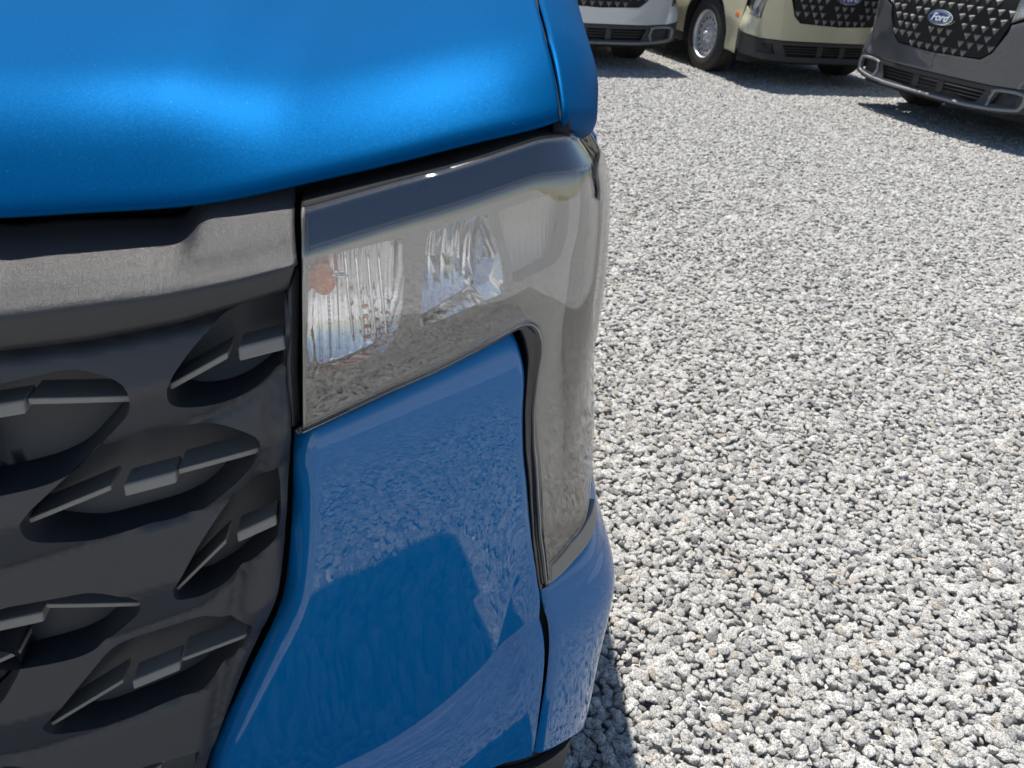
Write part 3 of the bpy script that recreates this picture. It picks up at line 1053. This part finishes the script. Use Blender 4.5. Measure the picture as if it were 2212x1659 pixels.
cowl = [(x, y, z) for y, z in ((1.24, HG[-1, 0, 2]-.012), (1.40, HG[-1, 0, 2]+.03)) for x in np.linspace(-.84, .84, 9)]
part('cowl', cowl, grid_faces(2, 9), M['clad'], truck, mirror=False, solid=.01)


# wheels --------------------------------------------------------------
def lathe(prof, n=48):
    V, F = [], []
    for (x, r_) in prof:
        for k in range(n):
            a = 2*math.pi*k/n
            V.append((x, r_*math.cos(a), r_*math.sin(a)))
    for i in range(len(prof)-1):
        for k in range(n):
            F.append((i*n+k, i*n+(k+1) % n, (i+1)*n+(k+1) % n, (i+1)*n+k))
    return V, F


def wheel_at(y):
    w = empty('wheel', parent=truck, loc=(.80, y, WR))
    V, F = lathe([(-.10, .222), (-.108, .25), (-.11, .29), (-.10, .335), (-.085, .356), (-.04, .362), (0, .3625), (.04, .362), (.085, .356), (.10, .335), (.11, .29), (.108, .25), (.098, .226), (.06, .216)], 56)
    n = 56; b0 = len(V)
    # shoulder lugs, part of the same tyre
    for k in range(n):
        a = 2*math.pi*k/n; da = math.pi/n*.62
        for sx in (-1, 1):
            q = len(V)
            for (x, r_) in ((.055, .3635), (.094, .350), (.094, .344), (.055, .355)):
                for t in (a-da, a+da):
                    rr_ = r_ + (.004 if r_ > .349 else 0)
                    V.append((sx*x, rr_*math.cos(t), rr_*math.sin(t)))
            F += [(q, q+1, q+3, q+2), (q+2, q+3, q+5, q+4), (q, q+2, q+4, q+6), (q+1, q+7, q+5, q+3), (q+6, q+4, q+5, q+7), (q, q+6, q+7, q+1)]
    t = add_obj('tyre', V, F, M['tyre'], w)
    # pressed steel disc with a ring of oval holes
    R0 = .212
    out = [(R0*math.cos(a), R0*math.sin(a)) for a in np.linspace(0, 2*math.pi, 96, endpoint=False)]
    hl = []
    for k in range(16):
        a = 2*math.pi*k/16; c = np.array((.158*math.cos(a), .158*math.sin(a))); rd = np.array((math.cos(a), math.sin(a))); tg = np.array((-rd[1], rd[0]))
        hl.append([c+rd*.0145*math.cos(q)+tg*.018*math.sin(q) for q in np.linspace(0, 2*math.pi, 14, endpoint=False)])
    ctr = [(.030*math.cos(a), .030*math.sin(a)) for a in np.linspace(0, 2*math.pi, 24, endpoint=False)]
    vv, ff = fill(out, hl+[ctr], .014)
    rr_ = np.linalg.norm(vv, axis=1)
    xx = np.interp(rr_, [0, .03, .05, .075, .10, .125, .175, .195, .205, .212], [.085, .085, .082, .060, .052, .068, .078, .060, .058, .066])
    add_obj('rim_disc', np.stack([xx, vv[:, 0], vv[:, 1]], -1), ff, M['rim'], w, solid=.005)
    V, F = lathe([(.062, .211), (.080, .216), (.096, .221), (.104, .226), (.100, .231)], 56)
    add_obj('rim_flange', V, F, M['rim'], w, solid=.003)
    V, F = lathe([(-.09, .205), (.05, .205)], 40)
    add_obj('rim_barrel', V, F, M['rim'], w)
    V, F = lathe([(.03, .20), (.03, .001)], 40)
    add_obj('brake_disc', V, F, M['void'], w)
    V, F = lathe([(.06, .036), (.092, .034), (.100, .028), (.102, .001)], 28)
    add_obj('hub_cap', V, F, M['rim'], w)
    V, F = lathe([(.05, .011), (.082, .011), (.09, .007), (.091, .001)], 10)
    for k in range(5):
        a = 2*math.pi*k/5+.3
        if k == 0:
            nut = add_obj('lug_nut', V, F, M['chrome'], w); first = nut
        else:
            nut = first.copy(); COL.objects.link(nut)
        nut.location = (0, .057*math.cos(a), .057*math.sin(a))
    return w


def copy_tree(o, parent):
    c = o.copy(); COL.objects.link(c); c.parent = parent
    for ch in list(o.children):
        copy_tree(ch, c)
    return c


wf = wheel_at(AXLE_F)
wr = copy_tree(wf, truck); wr.location.y = AXLE_R
for w_ in (wf, wr):
    q = copy_tree(w_, truck); q.location.x = -.80; q.scale.x = -1

# the other side of the truck ------------------------------------------
hl2 = empty('headlight', parent=truck); hl2.scale.x = -1
for o in MIRROR:
    c = o.copy(); COL.objects.link(c)
    if o.parent == headlight:
        c.parent = hl2
    else:
        c.scale.x = -1

# ------------------------------------------------------------------ the trucks parked behind
PAINTED = {'hood', 'fender_crown', 'front_bumper', 'bumper_corner', 'bumper_beam', 'fender_side', 'front_door', 'rear_door', 'bed_side', 'tailgate', 'bulkhead', 'cab'}


OWN_NOSE = {'grille', 'grille_bar', 'grille_end_strip', 'front_bumper', 'bumper_corner', 'bumper_beam', 'lower_cladding', 'gap_backing'}


def base(o):
    return o.name.split('.')[0]


def repaint(t, paintname):
    for o in t.children_recursive:
        if base(o) in PAINTED:
            o.material_slots[0].link = 'OBJECT'
            o.material_slots[0].material = M[paintname]


def both(o):
    c = o.copy(); COL.objects.link(c); c.scale.x = -1
    return o


def parked_truck():
    """the work-trim nose of the parked trucks: mesh grille, deep cladding with fog pockets and an intake"""
    t = empty('pickup_truck')
    for ch in list(truck.children):
        if base(ch) not in OWN_NOSE:
            copy_tree(ch, t)
    for ch in t.children:
        if base(ch) == 'badge':
            ch.location.z -= .035
    g_poly = [(0, .585), (.42, .60), (.50, .655), (.575, .83), (.60, .97), (.575, 1.035), (0, 1.03)]
    both(clad_patch('grille_panel', g_poly, -.004, M['void'], t, step=.03, dens=.03, solid=.012, mirror=False))
    # raised facets of the mesh, each a three-sided boss
    V = [(-.5, 0, .0), (.5, 0, .0), (0, 0, -.9), (0, -.42, -.25), (-.5, .2, .0), (.5, .2, .0), (0, .2, -.9)]
    F = [(0, 3, 1), (1, 3, 2), (2, 3, 0), (0, 1, 5, 4), (1, 2, 6, 5), (2, 0, 4, 6)]
    me = None
    gp_ = np.array(g_poly)
    for r_ in range(7):
        z = 1.005-r_*.062
        for k in range(-8, 9):
            s_ = (k+(.5 if r_ % 2 else 0))*.088
            q = np.array([(abs(s_), z-.02)])
            if abs(s_) > .58 or edge_dist(gp_[:-1], q)[0] < .018 or not inside(gp_, q)[0]:
                continue
            if abs(s_) < .14 and abs(z-.02-.83) < .05:
                continue
            p = skin(s_, z, -.004); d = skin(s_+.01, z, -.004)-skin(s_-.01, z, -.004)
            if me is None:
                f0 = add_obj('grille_facet', V, F, M['bracket'], t, smooth=False); me = f0.data; f = f0
            else:
                f = bpy.data.objects.new('grille_facet', me); COL.objects.link(f); f.parent = t
            f.location = p; f.scale = (.062, .062, .052); f.rotation_euler = (0, 0, math.atan2(d[1], d[0]))
    bump_poly = [(0, .435), (.55, .435), (.80, .445), (.93, .475), (1.05, .51), (1.025, .70), (.97, .665), (.93, .645), (.845, .605), (.835, .68), (.81, .80), (.80, .90), (.785, .925), (.60, .852), (.592, .80), (.512, .648), (.43, .590), (0, .575)]
    both(clad_patch('front_bumper', bump_poly, 0, M['tan'], t, step=.022, dens=.025, solid=.012, mirror=False))
    fog = [(.62, .310), (.82, .325), (.83, .405), (.66, .40)]
    intake = [(0, .295), (.50, .295), (.555, .395), (0, .395)]
    low = [(0, .25), (.45, .25), (.75, .262), (.95, .30), (1.06, .35), (1.05, .505), (.93, .468), (.80, .438), (.55, .428), (0, .428)]
    both(clad_patch('lower_cladding', low, .002, M['clad'], t, holes=[fog, intake], mirror=False))
    both(clad_patch('fog_pocket', [(.61, .30), (.83, .315), (.84, .415), (.65, .41)], -.03, M['clad'], t, mirror=False))
    both(clad_patch('intake_backing', [(0, .285), (.52, .285), (.57, .405), (0, .405)], -.045, M['void'], t, mirror=False))
    for z in (.322, .347, .372):
        both(clad_patch('intake_slat', [(0, z-.004), (.51+(z-.265)*.4, z-.004), (.513+(z-.265)*.4, z+.004), (0, z+.004)], -.018, M['clad'], t, solid=.02, bevel=.001, mirror=False))
    both(clad_patch('intake_post', [(.10, .297), (.16, .297), (.16, .393), (.10, .393)], -.012, M['clad'], t, mirror=False))
    ss_, zz_ = np.meshgrid(np.linspace(0, 1.03, 60), np.linspace(.22, 1.03, 30))
    both(add_obj('nose_backing', skin(ss_, zz_, -.09).reshape(-1, 3), grid_faces(30, 60, flip=True), M['void'], t, solid=.004))
    return t


def skid(t, material):
    lines = [[(0, .268), (.45, .268), (.66, .28), (.85, .305), (.872, .35), (.868, .415), (.80, .422), (.66, .414), (.60, .402)], [(.625, .41), (.605, .35), (.61, .295)]]
    for L in lines:
        P = resample(np.array(L), 40); dirs = np.gradient(P, axis=0); dirs /= np.linalg.norm(dirs, axis=1)[:, None]
        nn = np.stack([-dirs[:, 1], dirs[:, 0]], -1)
        G_ = np.array([skin(P[:, 0]+nn[:, 0]*k, P[:, 1]+nn[:, 1]*k, o_) for (k, o_) in [(-.013, -.004), (-.010, .014), (.010, .014), (.013, -.004)]])
        both(add_obj('skid_frame', G_.reshape(-1, 3), grid_faces(4, 40), M[material], t, solid=.003))


GROUP = 'pickup trucks on the gravel lot'
tan_truck = parked_truck()
grey_truck = copy_tree(tan_truck, None)
silver_truck = copy_tree(tan_truck, None)
for t, paintname, loc, rz, label in [
        (tan_truck, 'tan', (4.663, 7.437, 0), .203, 'tan pickup truck showing a silver steel front wheel, behind the grey truck'),
        (grey_truck, 'grey', (4.72, 5.95, 0), -1.31, 'dark grey pickup truck at the right edge with its oval badge in full view'),
        (silver_truck, 'silver', (2.374, 7.67, 0), .232, 'silver pickup truck at the top edge, only bumper and one front tyre showing')]:
    repaint(t, paintname)
    t.location = loc; t.rotation_euler = (0, 0, rz)
    tag(t, label, 'pickup truck', GROUP)
skid(grey_truck, 'satin')
skid(silver_truck, 'satin')

# ------------------------------------------------------------------ gravel
def stone_mesh(k):
    bm = bmesh.new()
    bmesh.ops.create_icosphere(bm, subdivisions=3, radius=1)
    r_ = np.random.default_rng(100+k)
    nn = r_.normal(size=(11, 3)); nn /= np.linalg.norm(nn, axis=1)[:, None]
    dd = r_.uniform(.52, .90, 11)
    sq = np.array([1.12, r_.uniform(.8, 1.0), r_.uniform(.58, .82)])
    for v_ in bm.verts:
        d = np.array(v_.co); d /= np.linalg.norm(d)
        c = nn@d
        lim_ = np.where(c > .05, dd/np.maximum(c, .05), 9)
        rad = -np.log(np.exp(-16*lim_).sum()+np.exp(-16*1.0))/16
        v_.co = Vector(d*rad*sq*1.12)
    me = bpy.data.meshes.new('stone'); bm.to_mesh(me); bm.free()
    me.polygons.foreach_set('use_smooth', [True]*len(me.polygons))
    me.materials.append(M['stone'])
    return me


NST = 12
stone_meshes = [stone_mesh(k) for k in range(NST)]
proto = bpy.data.collections.new('gravel_stones')
for k, me in enumerate(stone_meshes):
    proto.objects.link(bpy.data.objects.new('stone_shape', me))
SPC = .0157
gx, gy = np.meshgrid(np.arange(-2.6, 9.5, SPC), np.arange(-3.4, 12.0, SPC*.87))
gx[1::2] += SPC/2
P = np.stack([gx.ravel(), gy.ravel()], -1)
P += rng.uniform(-.42, .42, P.shape)*SPC
uv = project(np.c_[P, np.zeros(len(P))])
depth = (np.c_[P, np.zeros(len(P))]-CAM_POS)@AX_F
view = (depth > .2) & (uv[:, 0] > 700) & (uv[:, 0] < 2700) & (uv[:, 1] > -120) & (uv[:, 1] < 2300)
near = (P[:, 0] > -1.6) & (P[:, 0] < 3.4) & (P[:, 1] > -2.8) & (P[:, 1] < 2.0)
under = (np.abs(P[:, 0]) < .45) & (P[:, 1] > .6)
P = P[(view | near) & ~under]
uv = project(np.c_[P, np.zeros(len(P))])
n = len(P)
size = np.clip(rng.lognormal(math.log(.0097), .27, n), .005, .0175)
rot = rng.uniform(-.55, .55, (n, 3)); rot[:, 2] = rng.uniform(-math.pi, math.pi, n)
zs = size*.35+rng.uniform(-.002, .006, n)+.006*np.sin(P[:, 0]*3.1+1.2*np.sin(P[:, 1]*2.3))*np.cos(P[:, 1]*2.7)
idx = rng.integers(0, NST, n)
# a second, lower layer that fills the gaps
low = rng.random(n) < .55
P2 = P[low]+rng.uniform(-.009, .009, (low.sum(), 2)); n2 = len(P2)
P = np.vstack([P, P2]); size = np.r_[size, np.clip(size[low]*1.05, .006, .016)]; rot = np.vstack([rot, rng.uniform(-3, 3, (n2, 3))])
zs = np.r_[zs, zs[low]-.011]; idx = np.r_[idx, rng.integers(0, NST, n2)]
uv = np.vstack([uv, np.full((n2, 2), -999.)]); n += n2
P3 = np.c_[P, zs]
# the three hundred nearest stones in view stand as objects of their own
inv = (uv[:, 0] > 1270) & (uv[:, 0] < 2200) & (uv[:, 1] < 1652) & (uv[:, 1] > 1200)
cand = np.where(inv)[0]
cand = cand[np.argsort(np.linalg.norm(P3[cand]-CAM_POS, axis=1)/size[cand])][:300]
for i in cand:
    o = bpy.data.objects.new('stone', stone_meshes[idx[i]])
    COL.objects.link(o); o.parent = ground
    o.location = P3[i]; o.rotation_euler = rot[i]; o.scale = (size[i],)*3
keep = np.ones(n, bool); keep[cand] = False
P3, size, rot, idx = P3[keep], size[keep], rot[keep], idx[keep]
gm = bpy.data.meshes.new('gravel')
gm.from_pydata(P3.tolist(), [], [])
for nm, typ, key, arr in [('rot', 'FLOAT_VECTOR', 'vector', rot), ('scl', 'FLOAT', 'value', size), ('idx', 'INT', 'value', idx)]:
    at_ = gm.attributes.new(nm, typ, 'POINT')
    at_.data.foreach_set(key, np.ascontiguousarray(arr, dtype=np.int32 if typ == 'INT' else np.float32).ravel())
gravel = bpy.data.objects.new('gravel', gm); COL.objects.link(gravel)
gravel['kind'] = 'stuff'
gravel['label'] = 'loose pale grey speckled granite gravel covering the lot'; gravel['category'] = 'gravel'
ng = bpy.data.node_groups.new('scatter_stones', 'GeometryNodeTree')
ng.interface.new_socket('Geometry', in_out='INPUT', socket_type='NodeSocketGeometry')
ng.interface.new_socket('Geometry', in_out='OUTPUT', socket_type='NodeSocketGeometry')
gi = ng.nodes.new('NodeGroupInput'); go = ng.nodes.new('NodeGroupOutput')
iop = ng.nodes.new('GeometryNodeInstanceOnPoints')
ci = ng.nodes.new('GeometryNodeCollectionInfo')
ci.inputs['Collection'].default_value = proto
ci.inputs['Separate Children'].default_value = True
ci.inputs['Reset Children'].default_value = True
iop.inputs['Pick Instance'].default_value = True


def named(nm, typ):
    a = ng.nodes.new('GeometryNodeInputNamedAttribute'); a.data_type = typ; a.inputs['Name'].default_value = nm
    return a.outputs['Attribute']


ng.links.new(gi.outputs[0], iop.inputs['Points'])
ng.links.new(ci.outputs[0], iop.inputs['Instance'])
ng.links.new(named('idx', 'INT'), iop.inputs['Instance Index'])
ng.links.new(named('rot', 'FLOAT_VECTOR'), iop.inputs['Rotation'])
ng.links.new(named('scl', 'FLOAT'), iop.inputs['Scale'])
ng.links.new(iop.outputs[0], go.inputs[0])
md = gravel.modifiers.new('scatter', 'NODES'); md.node_group = ng
